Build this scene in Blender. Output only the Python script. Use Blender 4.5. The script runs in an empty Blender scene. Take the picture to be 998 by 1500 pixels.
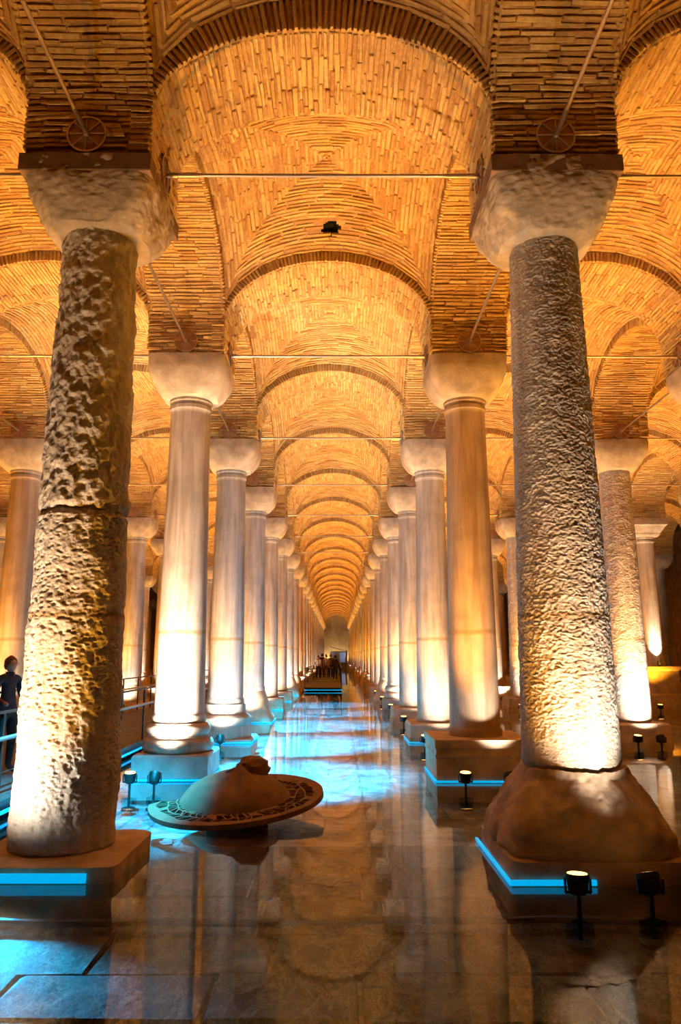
import bpy, bmesh, math, random
from mathutils import Vector, Matrix, noise
random.seed(7)
R = math.radians
PI = math.pi
scene = bpy.context.scene
COL = scene.collection

# ---------------------------------------------------------------- camera, world, exposure
CAM = Vector((0.16, 0.0, 1.8))
PITCH = R(10.87)
cam_d = bpy.data.cameras.new('camera')
cam_d.sensor_fit = 'VERTICAL'; cam_d.sensor_height = 36.0; cam_d.lens = 26.4
cam_d.clip_start = 0.05; cam_d.clip_end = 400
cam = bpy.data.objects.new('camera', cam_d); COL.objects.link(cam)
cam.location = CAM; cam.rotation_euler = (PI/2 + PITCH, 0, R(-0.235))
scene.camera = cam
world = bpy.data.worlds.new('world'); scene.world = world
world.use_nodes = True
world.node_tree.nodes['Background'].inputs[0].default_value = (0.30, 0.14, 0.05, 1)
world.node_tree.nodes['Background'].inputs[1].default_value = 0.05
vs = scene.view_settings
vs.view_transform = 'Standard'; vs.look = 'None'; vs.gamma = 1.0; vs.use_curve_mapping = False
vs.exposure = 0.0
try:
    scene.cycles.use_denoising = True
    scene.cycles.sample_clamp_indirect = 4.0
    scene.cycles.max_bounces = 6; scene.cycles.diffuse_bounces = 3; scene.cycles.glossy_bounces = 3
    scene.cycles.use_adaptive_sampling = True; scene.cycles.adaptive_threshold = 0.12; scene.cycles.adaptive_min_samples = 16
except Exception:
    pass

# light settings (each lamp's light is made in the lamp's own builder)
AMBER_W, AMBER_C = 1750.0, (1.0, 0.43, 0.025)
WHITE_W, WHITE_C = 500.0, (1.0, 0.92, 0.83)
BLUE_C = (0.0, 0.50, 0.95)

# ---------------------------------------------------------------- measures
LINES = {-4: -16.4, -3: -11.75, -2: -7.05, -1: -2.3, 1: 2.3, 2: 6.6, 3: 11.2, 4: 15.8}
NEXT = {-4: -3, -3: -2, -2: -1, -1: 1, 1: 2, 2: 3, 3: 4}
SY = 4.9
def ROW(n): return 7.17 + SY*(n-1)
NROWS = 24
Z_NECK, Z_CAP = 6.0, 6.62
Z_SPR, Z_CROWN = 7.08, 8.25
HALF = 0.6
Z_ROD = 6.82
Z_FLOOR = -0.26
ORD = ['zeroth','first','second','third','fourth','fifth','sixth','seventh','eighth','ninth','tenth','eleventh','twelfth','thirteenth',
       'fourteenth','fifteenth','sixteenth','seventeenth','eighteenth','nineteenth','twentieth','twenty-first','twenty-second',
       'twenty-third','twenty-fourth','twenty-fifth']

# ---------------------------------------------------------------- materials
def new_mat(name):
    m = bpy.data.materials.new(name); m.use_nodes = True
    nt = m.node_tree
    return m, nt, nt.nodes['Principled BSDF']
def nd(nt, t, **kw):
    n = nt.nodes.new(t)
    for k, v in kw.items(): setattr(n, k, v)
    return n
def ramp(nt, fac, stops):
    n = nd(nt, 'ShaderNodeValToRGB')
    el = n.color_ramp.elements
    while len(el) < len(stops): el.new(0.5)
    for e, (p, c) in zip(el, stops):
        e.position = p; e.color = (c[0], c[1], c[2], 1)
    nt.links.new(fac, n.inputs[0]); return n.outputs[0]
def mapped(nt, scale=(1,1,1), obj=False):
    tc = nd(nt, 'ShaderNodeTexCoord'); mp = nd(nt, 'ShaderNodeMapping')
    mp.inputs['Scale'].default_value = scale
    if obj:
        nt.links.new(tc.outputs['Object'], mp.inputs[0])
    else:
        g = nd(nt, 'ShaderNodeNewGeometry'); nt.links.new(g.outputs['Position'], mp.inputs[0])
    return mp.outputs[0]
def noise_t(nt, vec, scale, detail=4, rough=0.55, dist=0.0):
    n = nd(nt, 'ShaderNodeTexNoise'); n.inputs['Scale'].default_value = scale
    n.inputs['Detail'].default_value = detail; n.inputs['Roughness'].default_value = rough
    n.inputs['Distortion'].default_value = dist
    nt.links.new(vec, n.inputs['Vector']); return n.outputs[0]
def mth(nt, op, a, b=None, c=None):
    n = nd(nt, 'ShaderNodeMath', operation=op)
    for i, v in enumerate((a, b, c)):
        if v is None: continue
        if isinstance(v, (int, float)): n.inputs[i].default_value = v
        else: nt.links.new(v, n.inputs[i])
    return n.outputs[0]
def mixc(nt, fac, a, b, mode='MIX'):
    n = nd(nt, 'ShaderNodeMix', data_type='RGBA', blend_type=mode)
    if isinstance(fac, (int, float)): n.inputs[0].default_value = fac
    else: nt.links.new(fac, n.inputs[0])
    for i, v in ((6, a), (7, b)):
        if isinstance(v, tuple): n.inputs[i].default_value = (v[0], v[1], v[2], 1)
        else: nt.links.new(v, n.inputs[i])
    return n.outputs[2]
def bump(nt, b, h, strength=0.4, dist=0.02):
    n = nd(nt, 'ShaderNodeBump'); n.inputs['Strength'].default_value = strength; n.inputs['Distance'].default_value = dist
    nt.links.new(h, n.inputs['Height']); nt.links.new(n.outputs[0], b.inputs['Normal']); return n

M = {}
def plain(name, col, rough=0.7, metal=0.0, var=0.25, scale=6.0, bmp=0.25):
    m, nt, b = new_mat(name)
    v = mapped(nt)
    n = noise_t(nt, v, scale, 5)
    c0 = tuple(x*(1-var) for x in col); c1 = tuple(min(1, x*(1+var)) for x in col)
    nt.links.new(ramp(nt, n, [(0.3, c0), (0.7, c1)]), b.inputs['Base Color'])
    b.inputs['Roughness'].default_value = rough; b.inputs['Metallic'].default_value = metal
    if bmp: bump(nt, b, noise_t(nt, v, scale*5, 4), bmp, 0.01)
    M[name] = m; return m
def emit(name, col, s):
    m, nt, b = new_mat(name)
    b.inputs['Base Color'].default_value = (*col, 1)
    b.inputs['Emission Color'].default_value = (*col, 1); b.inputs['Emission Strength'].default_value = s
    M[name] = m; return m

def brick_mat(name, stops, rough=0.9):
    m, nt, b = new_mat(name)
    g = nd(nt, 'ShaderNodeNewGeometry'); oi = nd(nt, 'ShaderNodeObjectInfo')
    v = mapped(nt)
    r = mth(nt, 'FRACT', mth(nt, 'ADD', g.outputs['Random Per Island'], mth(nt, 'MULTIPLY', oi.outputs['Random'], 7.31)))
    c = ramp(nt, r, stops)
    pat = noise_t(nt, v, 1.1, 5, 0.6)
    c = mixc(nt, ramp(nt, pat, [(0.42, (0,0,0)), (0.72, (0.6,0.6,0.6))]), c, (0.36, 0.20, 0.09))
    grit = noise_t(nt, v, 22, 4, 0.65)
    c = mixc(nt, 0.55, c, ramp(nt, grit, [(0.3, (0.45,0.42,0.4)), (0.65, (1,1,1))]), 'MULTIPLY')
    nt.links.new(c, b.inputs['Base Color']); b.inputs['Roughness'].default_value = rough
    bump(nt, b, noise_t(nt, v, 45, 4, 0.6), 0.6, 0.012)
    M[name] = m
brick_mat('brick', [(0.0, (0.46,0.23,0.055)), (0.25, (0.60,0.35,0.095)), (0.6, (0.70,0.45,0.135)), (1.0, (0.76,0.52,0.18))])
def mortar_mat():
    m, nt, b = new_mat('mortar')
    v = mapped(nt)
    n = noise_t(nt, v, 5, 6, 0.65)
    nt.links.new(ramp(nt, n, [(0.3, (0.26,0.12,0.04)), (0.5, (0.42,0.23,0.08)), (0.68, (0.62,0.41,0.17))]), b.inputs['Base Color'])
    b.inputs['Roughness'].default_value = 0.95
    bump(nt, b, noise_t(nt, v, 28, 5, 0.6), 0.8, 0.02)
    M['mortar'] = m
mortar_mat()

def marble_mat(name, lo, hi, rough_amt=0.25, pit=0.0, stain=True):
    m, nt, b = new_mat(name)
    v = mapped(nt); vs_ = mapped(nt, (5.0, 5.0, 0.35))
    n = noise_t(nt, vs_, 1.6, 6, 0.6, 0.4)
    n2 = noise_t(nt, v, 1.7, 5, 0.6)
    c = ramp(nt, n, [(0.32, lo), (0.62, hi)])
    c = mixc(nt, ramp(nt, n2, [(0.45, (0,0,0)), (0.75, (0.55,0.55,0.55))]), c, tuple(0.55*x for x in lo))
    if pit:
        n3 = noise_t(nt, v, 26, 4, 0.7)
        c = mixc(nt, ramp(nt, n3, [(0.28, (0.6,0.6,0.6)), (0.38, (0,0,0))]), c, (0.20,0.13,0.07))
    if stain:
        # the old water line: a thin ochre band at one height on every shaft
        sep = nd(nt, 'ShaderNodeSeparateXYZ'); g = nd(nt, 'ShaderNodeNewGeometry')
        nt.links.new(g.outputs['Position'], sep.inputs[0])
        wob = mth(nt, 'MULTIPLY', mth(nt, 'SUBTRACT', noise_t(nt, v, 3.0, 2), 0.5), 0.06)
        d = mth(nt, 'ABSOLUTE', mth(nt, 'ADD', mth(nt, 'SUBTRACT', sep.outputs[2], 2.17), wob))
        f = mth(nt, 'MULTIPLY', mth(nt, 'SUBTRACT', 1.0, mth(nt, 'DIVIDE', d, 0.055)), 0.85)
        f = mth(nt, 'MAXIMUM', f, 0.0)
        c = mixc(nt, f, c, (0.33, 0.20, 0.06))
        # rust-brown damp splash zone with a ragged top edge above the base
        h = mth(nt, 'ADD', sep.outputs[2], mth(nt, 'MULTIPLY', mth(nt, 'SUBTRACT', noise_t(nt, v, 2.2, 5), 0.5), 1.1))
        mr = nd(nt, 'ShaderNodeMapRange'); mr.inputs[1].default_value = 1.15; mr.inputs[2].default_value = 0.75
        mr.inputs[3].default_value = 0.0; mr.inputs[4].default_value = 0.45 if not pit else 0.15
        nt.links.new(h, mr.inputs[0])
        c = mixc(nt, mr.outputs[0], c, (0.30, 0.17, 0.08))
    nt.links.new(c, b.inputs['Base Color'])
    b.inputs['Roughness'].default_value = 0.55 if not pit else 0.9
    bump(nt, b, noise_t(nt, v, 40 if not pit else 30, 5, 0.65), rough_amt, 0.015)
    M[name] = m
marble_mat('marble', (0.36,0.27,0.19), (0.62,0.53,0.43))
marble_mat('marble_grey', (0.30,0.27,0.24), (0.55,0.50,0.45))
marble_mat('marble_warm', (0.40,0.25,0.14), (0.62,0.46,0.30))
marble_mat('hewn', (0.50,0.40,0.28), (0.74,0.65,0.52), 0.9, 1.0)
marble_mat('pecked', (0.46,0.36,0.26), (0.68,0.58,0.46), 0.9, 0.0)
plain('capital', (0.44,0.34,0.23), 0.85, 0, 0.3, 4, 0.7)
plain('abacus', (0.22,0.12,0.06), 0.8, 0, 0.3, 5, 0.3)
plain('pedestal', (0.50,0.34,0.21), 0.8, 0, 0.35, 3, 0.6)
plain('pedestal_grey', (0.36,0.31,0.26), 0.7, 0, 0.3, 4, 0.4)
plain('steel', (0.42,0.31,0.22), 0.4, 0.9, 0.1, 5, 0.0)
plain('plate', (0.32,0.16,0.08), 0.55, 0.3, 0.2, 9, 0.2)
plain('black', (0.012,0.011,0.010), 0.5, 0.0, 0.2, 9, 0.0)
plain('rail_black', (0.02,0.018,0.016), 0.4, 0.6, 0.2, 9, 0.0)
plain('rail_grey', (0.42,0.40,0.38), 0.35, 0.7, 0.1, 9, 0.0)
plain('deck', (0.05,0.035,0.028), 0.6, 0, 0.3, 7, 0.2)
plain('bronze', (0.17,0.075,0.035), 0.72, 0.0, 0.25, 7, 0.35)
plain('bronze_dark', (0.035,0.018,0.010), 0.8, 0.0, 0.2, 7, 0.2)
plain('wall_plaster', (0.46,0.34,0.19), 0.9, 0, 0.2, 1.2, 0.4)
plain('wall_brick', (0.34,0.19,0.085), 0.9, 0, 0.4, 2.5, 0.7)
plain('booth', (0.30,0.29,0.27), 0.6, 0, 0.15, 4, 0.1)
plain('skin', (0.55,0.30,0.20), 0.6, 0, 0.08, 12, 0.0)
plain('hair', (0.16,0.055,0.025), 0.7, 0, 0.3, 40, 0.3)
plain('jacket', (0.030,0.030,0.050), 0.85, 0, 0.25, 18, 0.3)
plain('trousers', (0.010,0.010,0.013), 0.85, 0, 0.2, 18, 0.2)
plain('cloth_dark', (0.03,0.022,0.02), 0.9, 0, 0.2, 14, 0.2)
plain('cloth_tan', (0.42,0.27,0.17), 0.9, 0, 0.2, 14, 0.2)
plain('cloth_brown', (0.16,0.08,0.05), 0.9, 0, 0.2, 14, 0.2)
emit('lamp_amber', (1.0, 0.50, 0.12), 6.0)
emit('lamp_white', (1.0, 0.85, 0.60), 7.0)
emit('led_blue', (0.0, 0.42, 0.85), 0.95)
emit('screen_blue', (0.20, 0.26, 0.45), 0.35)

def floor_mat():
    m, nt, b = new_mat('floor_stone')
    v = mapped(nt); oi = nd(nt, 'ShaderNodeObjectInfo')
    n = noise_t(nt, v, 2.2, 7, 0.65, 0.6)
    c = ramp(nt, n, [(0.30, (0.030,0.022,0.020)), (0.52, (0.075,0.058,0.052)), (0.68, (0.24,0.20,0.185))])
    c = mixc(nt, 0.35, c, ramp(nt, oi.outputs['Random'], [(0, (0.55,0.5,0.48)), (1, (1,0.95,0.9))]), 'MULTIPLY')
    c = mixc(nt, 0.7, c, ramp(nt, noise_t(nt, v, 16, 6, 0.75), [(0.35, (0.4,0.38,0.36)), (0.62, (1.25,1.2,1.15))]), 'MULTIPLY')
    # whitish lime veins
    w = noise_t(nt, mapped(nt, (1.0, 0.45, 1)), 3.4, 8, 0.75, 0.5)
    vein = ramp(nt, mth(nt, 'ABSOLUTE', mth(nt, 'SUBTRACT', w, 0.5)), [(0.0, (0.4,0.4,0.4)), (0.03, (0,0,0))])
    c = mixc(nt, vein, c, (0.42, 0.36, 0.32))
    nt.links.new(c, b.inputs['Base Color']); b.inputs['Roughness'].default_value = 0.7
    bump(nt, b, noise_t(nt, v, 7, 7, 0.7), 0.9, 0.06)
    M['floor_stone'] = m
    m, nt, b = new_mat('floor_bed')
    v = mapped(nt)
    # courses of slabs seen from too far to pick apart
    br = nd(nt, 'ShaderNodeTexBrick'); br.inputs['Scale'].default_value = 1.0
    br.inputs['Brick Width'].default_value = 1.1; br.inputs['Row Height'].default_value = 0.75; br.inputs['Mortar Size'].default_value = 0.02
    nt.links.new(v, br.inputs['Vector'])
    br.inputs['Color1'].default_value = (0.9,0.85,0.8,1); br.inputs['Color2'].default_value = (0.65,0.6,0.56,1); br.inputs['Mortar'].default_value = (0.3,0.3,0.3,1)
    n = noise_t(nt, v, 2.2, 7, 0.65, 0.6)
    c = ramp(nt, n, [(0.34, (0.13,0.12,0.115)), (0.48, (0.38,0.35,0.34)), (0.60, (0.72,0.70,0.68))])
    c = mixc(nt, 0.9, c, br.outputs[0], 'MULTIPLY')
    nt.links.new(c, b.inputs['Base Color']); b.inputs['Roughness'].default_value = 0.7
    bump(nt, b, noise_t(nt, v, 6, 7, 0.7), 1.0, 0.08)
    M['floor_bed'] = m
floor_mat()

def water_mat():
    m = bpy.data.materials.new('water'); m.use_nodes = True; nt = m.node_tree
    nt.nodes.clear()
    out = nd(nt, 'ShaderNodeOutputMaterial')
    v = mapped(nt)
    big = noise_t(nt, v, 0.22, 2)
    amp = ramp(nt, big, [(0.45, (0.15,0.15,0.15)), (0.7, (1,1,1))])
    fine = noise_t(nt, mapped(nt, (0.6, 1.6, 1)), 3.2, 3, 0.5, 0.3)
    h = mth(nt, 'MULTIPLY', fine, amp)
    bp = nd(nt, 'ShaderNodeBump'); bp.inputs['Strength'].default_value = 0.06; bp.inputs['Distance'].default_value = 0.02
    nt.links.new(h, bp.inputs['Height'])
    gl = nd(nt, 'ShaderNodeBsdfGlossy'); gl.inputs['Roughness'].default_value = 0.012
    gl.inputs['Color'].default_value = (1,1,1,1)
    tr = nd(nt, 'ShaderNodeBsdfTransparent'); tr.inputs['Color'].default_value = (0.74,0.84,0.87,1)
    lw = nd(nt, 'ShaderNodeLayerWeight'); lw.inputs['Blend'].default_value = 0.5
    nt.links.new(bp.outputs[0], gl.inputs['Normal']); nt.links.new(bp.outputs[0], lw.inputs['Normal'])
    fr = mth(nt, 'MULTIPLY_ADD', mth(nt, 'POWER', lw.outputs['Facing'], 5.1), 0.95, 0.03)
    mx = nd(nt, 'ShaderNodeMixShader')
    nt.links.new(fr, mx.inputs[0]); nt.links.new(tr.outputs[0], mx.inputs[1]); nt.links.new(gl.outputs[0], mx.inputs[2])
    nt.links.new(mx.outputs[0], out.inputs[0])
    M['water'] = m
water_mat()

# ---------------------------------------------------------------- mesh helpers
class MB:
    def __init__(self): self.v = []; self.f = []
    def add(self, vs, fs):
        o = len(self.v); self.v += [tuple(p) for p in vs]; self.f += [tuple(i+o for i in f) for f in fs]; return self
    def box(self, c, s, mat=None):
        x, y, z = (k/2 for k in s)
        vs = [Vector((sx*x, sy*y, sz*z)) for sx in (-1,1) for sy in (-1,1) for sz in (-1,1)]
        vs = [(mat @ p if mat else p) + Vector(c) for p in vs]
        return self.add(vs, [(0,1,3,2),(4,6,7,5),(0,4,5,1),(2,3,7,6),(0,2,6,4),(1,5,7,3)])
    def rings(self, rings, cap0=True, cap1=True):
        n = len(rings[0]); o = len(self.v)
        for r in rings: self.v += [tuple(p) for p in r]
        for i in range(len(rings)-1):
            for j in range(n):
                k = (j+1) % n
                self.f.append((o+i*n+j, o+i*n+k, o+(i+1)*n+k, o+(i+1)*n+j))
        if cap0: self.f.append(tuple(o+j for j in reversed(range(n))))
        if cap1: self.f.append(tuple(o+(len(rings)-1)*n+j for j in range(n)))
        return self
    def lathe(self, prof, seg=32, c=(0,0,0), cap0=True, cap1=True):
        rs = [[(c[0]+r*math.cos(2*PI*j/seg), c[1]+r*math.sin(2*PI*j/seg), c[2]+z) for j in range(seg)] for r, z in prof]
        return self.rings(rs, cap0, cap1)
    def square(self, prof, c=(0,0,0), ax=1.0, ay=1.0):
        rs = [[(c[0]-h*ax, c[1]-h*ay, c[2]+z), (c[0]+h*ax, c[1]-h*ay, c[2]+z), (c[0]+h*ax, c[1]+h*ay, c[2]+z), (c[0]-h*ax, c[1]+h*ay, c[2]+z)] for h, z in prof]
        return self.rings(rs)
    def tube(self, a, b, r, seg=10, r2=None):
        a, b = Vector(a), Vector(b); r2 = r if r2 is None else r2
        q = (b-a).to_track_quat('Z', 'Y'); L = (b-a).length
        rs = [[a + q @ Vector((rr*math.cos(2*PI*j/seg), rr*math.sin(2*PI*j/seg), z)) for j in range(seg)] for rr, z in ((r, 0), (r2, L))]
        return self.rings(rs)
    def mesh(self, name, smooth=False):
        me = bpy.data.meshes.new(name); me.from_pydata(self.v, [], self.f); me.update()
        if smooth:
            me.polygons.foreach_set('use_smooth', [True]*len(me.polygons))
            try: me.set_sharp_from_angle(angle=R(38))
            except Exception: pass
        return me
def obj(name, me, mat, parent=None, loc=(0,0,0), rot=None, scale=None):
    if isinstance(me, MB): me = me.mesh(name)
    o = bpy.data.objects.new(name, me); COL.objects.link(o)
    if mat and not me.materials: me.materials.append(M[mat])
    o.location = loc
    if rot is not None: o.rotation_euler = rot
    if scale is not None: o.scale = scale
    if parent: o.parent = parent
    return o
def empty(name, loc=(0,0,0), rz=0):
    o = bpy.data.objects.new(name, None); COL.objects.link(o); o.location = loc; o.rotation_euler = (0,0,rz); o.empty_display_size = 0.1
    return o
def tag(o, label, cat=None, group=None, kind=None):
    o['label'] = label
    if cat: o['category'] = cat
    if group: o['group'] = group
    if kind: o['kind'] = kind
    return o

# ---------------------------------------------------------------- brick courses
def brick_template(i):
    rnd = random.Random(100+i)
    def j(a): return rnd.uniform(-a, a)
    # unit brick: x along the course, y across the course, z out of the masonry; back left open inside the mortar
    lo = [(-.5,-.5,-.5),(.5,-.5,-.5),(.5,.5,-.5),(-.5,.5,-.5)]
    mid = [(x+j(.025), y+j(.10), .28) for x, y in ((-.5,-.5),(.5,-.5),(.5,.5),(-.5,.5))]
    hi = [(x*.93+j(.02), y*.72+j(.08), .5+j(.10)) for x, y in ((-.5,-.5),(.5,-.5),(.5,.5),(-.5,.5))]
    vs = lo + mid + hi
    fs = []
    for a, b in ((0, 4), (4, 8)):
        for k in range(4):
            m = (k+1) % 4; fs.append((a+k, a+m, b+m, b+k))
    fs.append((8, 9, 10, 11))
    return vs, fs
TEMPL = [brick_template(i) for i in range(6)]
BRICK_ME = []
for vs_, fs_ in TEMPL:
    b_ = MB(); b_.add(vs_, fs_); me_ = b_.mesh('brick'); me_.materials.append(M['brick']); BRICK_ME.append(me_)

def frame(t, n):
    t = t.normalized(); n = (n - t*n.dot(t)).normalized(); s = n.cross(t)
    return Matrix((t, s, n)).transposed()
def ellipse_pts(a, b, zs, z0, step):
    """(offset, z, angle of outward tangent) along jamb - ellipse - jamb at even arc steps"""
    pts = []
    N = 900
    raw = [(-a, z0 + (zs-z0)*i/60) for i in range(60)]
    raw += [(-a*math.cos(PI*i/N), zs + b*math.sin(PI*i/N)) for i in range(N+1)]
    raw += [(a, zs - (zs-z0)*i/60) for i in range(1, 61)]
    acc = 0; nxt = step*0.5
    for p, q in zip(raw, raw[1:]):
        d = math.hypot(q[0]-p[0], q[1]-p[1])
        while acc + d >= nxt:
            k = (nxt-acc)/d; x, z = p[0]+(q[0]-p[0])*k, p[1]+(q[1]-p[1])*k
            t = Vector(((q[0]-p[0])/d, (q[1]-p[1])/d)); pts.append((x, z, t)); nxt += step
        acc += d
    return pts
def web_edge(x, a):     # height of the web where it meets the arch face
    u = min(1.0, abs(x)/a)
    return 7.30 + 1.12*math.sqrt(max(0, 1-u*u))
def arch_bricks(span, seed, step=0.060, zc=Z_CROWN):
    """bricks of an arch that spans along local X, centred on the origin; list of (matrix)"""
    rnd = random.Random(seed)
    a = span/2 - HALF; b = zc - Z_SPR
    soff, front, back = [], [], []
    for i, (x, z, t) in enumerate(ellipse_pts(a, b, Z_SPR, Z_CAP+0.03, step)):
        T = Vector((t[0], 0, t[1])); Nn = Vector((t[1], 0, -t[0]))       # inward normal (towards the opening)
        if Nn.dot(Vector((-x, 0, Z_SPR-0.4-z))) < 0: Nn = -Nn
        y = -HALF + 0.02 - (0.15 if i % 2 else 0)
        while y < HALF - 0.03:
            L = rnd.uniform(0.28, 0.52); y1 = min(HALF-0.015, y+L)
            y0 = max(-HALF+0.015, y)
            if y1 - y0 > 0.06:
                fm = frame(Vector((0,1,0)), Nn)
                th = step*rnd.uniform(0.48, 0.92)
                c = Vector((x, (y0+y1)/2, z)) + Nn*rnd.uniform(-0.014, 0.008) + T*rnd.uniform(-.009, .009)
                rm = Matrix.Rotation(rnd.uniform(-.035, .035), 3, Nn) @ fm
                soff.append(Matrix.Translation(c) @ rm.to_4x4() @ Matrix.Diagonal((y1-y0-0.012, th, 0.05, 1)))
            y = y1 + 0.004
        # voussoirs on both faces of the arch
        for sgn, lst in ((-1, front), (1, back)):
            ztop = web_edge(x, a)
            rad = -Nn
            if abs(rad.z) < 0.15:
                ln = 0.2
            else:
                ln = max(0.13, min(0.42, (ztop - z)/max(0.25, rad.z)))
            yy = sgn*HALF
            c = Vector((x, yy, z)) + rad*(ln*0.5 - 0.012)
            fm = frame(rad, Vector((0, sgn, 0)))
            lst.append(Matrix.Translation(c + Vector((0, sgn*rnd.uniform(-0.004, 0.012), 0))) @ fm.to_4x4() @
                       Matrix.Diagonal((ln*rnd.uniform(0.94, 1.02), step*rnd.uniform(0.55, 0.72), 0.05, 1)))
    return soff, front, back
def arch_body(span, zc=Z_CROWN):
    a = span/2 - HALF; b = zc - Z_SPR; mb = MB()
    pts = [(-a, Z_CAP)] + [(-a*math.cos(PI*i/40), Z_SPR + b*math.sin(PI*i/40)) for i in range(41)] + [(a, Z_CAP)]
    top = 9.15; rs = []
    for x, z in pts:
        rs.append([(x, -HALF, z), (x, HALF, z), (x, HALF, top), (x, -HALF, top)])
    x0 = span/2
    rs = [[(-x0, -HALF, Z_CAP), (-x0, HALF, Z_CAP), (-x0, HALF, top), (-x0, -HALF, top)]] + rs + [[(x0, -HALF, Z_CAP), (x0, HALF, Z_CAP), (x0, HALF, top), (x0, -HALF, top)]]
    mb.rings(rs); return mb
def web_surf(w, d):
    a, b = w/2 - HALF, d/2 - HALF
    def P(u, v):
        m = min(abs(u), abs(v)); t = max(abs(u), abs(v))
        z = 7.30 + 1.12*math.sqrt(max(0.0, 1-m*m)) + 0.42*(1-t*t)
        return Vector((u*a, v*b, z))
    return P, a, b
def web_body(w, d, hole=None):
    P, a, b = web_surf(w, d); mb = MB(); K = 75 if hole else 22
    g = [-math.cos(PI*i/(2*K)) if i <= 2*K else 1 for i in range(2*K+1)]
    n = 2*K+1
    vs_ = [P(u, v) for v in g for u in g]
    fs_ = []
    def open_(q): c = sum((vs_[i] for i in q), Vector())/4; return hole and math.hypot(c.x-hole[0], c.y-hole[1]) < hole[2]*(1+0.35*noise.noise(c*9))
    for j in range(n-1):
        for i in range(n-1):
            q = (j*n+i, (j+1)*n+i, (j+1)*n+i+1, j*n+i+1)
            if open_(q): continue
            # split along the groin so the crease stays clean
            if i == j: fs_ += [(q[0], q[1], q[2]), (q[0], q[2], q[3])]
            elif i + j == n-2: fs_ += [(q[0], q[1], q[3]), (q[1], q[2], q[3])]
            else: fs_.append(q)
    mb.add(vs_, fs_)
    # upper skin, so the shell has thickness
    o = len(mb.v); up = 0.22
    mb.add([p + Vector((0, 0, up)) for p in vs_], [tuple(reversed(f)) for f in fs_])
    return mb
def web_bricks(w, d, seed, step=0.062):
    P, a, b = web_surf(w, d); rnd = random.Random(seed); out = []
    rings = int(a/step)
    for k in range(rings):
        t = 1 - (k+0.5)/rings
        for side in range(4):
            horiz = side % 2 == 0           # course runs along u at fixed v
            sg = 1 if side < 2 else -1
            def Q(s):
                return P(s*t, sg*t) if horiz else P(sg*t, s*t)
            # walk along by arc length
            S = 120; pts = [Q(-1 + 2*i/S) for i in range(S+1)]
            acc = [0]
            for p, q in zip(pts, pts[1:]): acc.append(acc[-1] + (q-p).length)
            def at(l):
                lo_, hi_ = 0, S
                while hi_-lo_ > 1:
                    m_ = (lo_+hi_)//2
                    if acc[m_] <= l: lo_ = m_
                    else: hi_ = m_
                kk = (l-acc[lo_])/max(1e-6, acc[hi_]-acc[lo_])
                return pts[lo_].lerp(pts[hi_], kk)
            l = -rnd.uniform(0, 0.2); tot = acc[-1]
            while l < tot - 0.05:
                L = rnd.uniform(0.26, 0.52); l0, l1 = max(0.0, l), min(tot-0.005, l+L)
                if l1-l0 > 0.05:
                    p0, p1 = at(l0), at(l1); c = (p0+p1)/2; T = p1-p0
                    mid = at((l0+l1)/2)
                    e = 0.004
                    uu, vv = c.x/a, c.y/b
                    du = P(uu+e, vv)-P(uu-e, vv); dv = P(uu, vv+e)-P(uu, vv-e)
                    Nn = -(du.cross(dv)).normalized()
                    fm = frame(T, Nn)
                    c = mid*0.7 + c*0.3 + Nn*rnd.uniform(-0.013, 0.006)
                    out.append(Matrix.Translation(c) @ fm.to_4x4() @ Matrix.Diagonal((T.length-0.014, step*rnd.uniform(0.48, 0.90), 0.044, 1)))
                l += L + 0.004
    return out
def join_bricks(mats, seed):
    rnd = random.Random(seed); mb = MB()
    for m in mats:
        vs_, fs_ = TEMPL[rnd.randrange(6)]
        mb.add([m @ Vector(p) for p in vs_], fs_)
    me = mb.mesh('bricks'); me.materials.append(M['brick']); return me
_fw = cam.rotation_euler.to_matrix()
def project(p):
    q = _fw.transposed() @ (Vector(p) - CAM)
    if q.z > -0.3: return None
    return (499 + 1100*q.x/-q.z, 750 - 1100*q.y/-q.z, -q.z)
def seen_size(m):
    p = project(m.translation)
    if p is None or not (-60 < p[0] < 1058 and -60 < p[1] < 1560): return 0
    return m.to_scale()[0]*m.to_scale()[1]/(p[2]**2)
def place_bricks(parent, mats, seed, world_m, limit=300):
    """the bricks that show largest are objects of their own, the rest one joined part"""
    rnd = random.Random(seed)
    sc = sorted(((seen_size(world_m @ m), i) for i, m in enumerate(mats)), reverse=True)
    pick = set(i for s, i in sc[:limit] if s > 0)
    for i in sorted(pick):
        o = bpy.data.objects.new('brick', BRICK_ME[rnd.randrange(6)]); COL.objects.link(o)
        o.parent = parent; o.matrix_local = mats[i]
    rest = [m for i, m in enumerate(mats) if i not in pick]
    if rest:
        o = obj('bricks', join_bricks(rest, seed), None, parent); o['kind'] = 'stuff'

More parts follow.
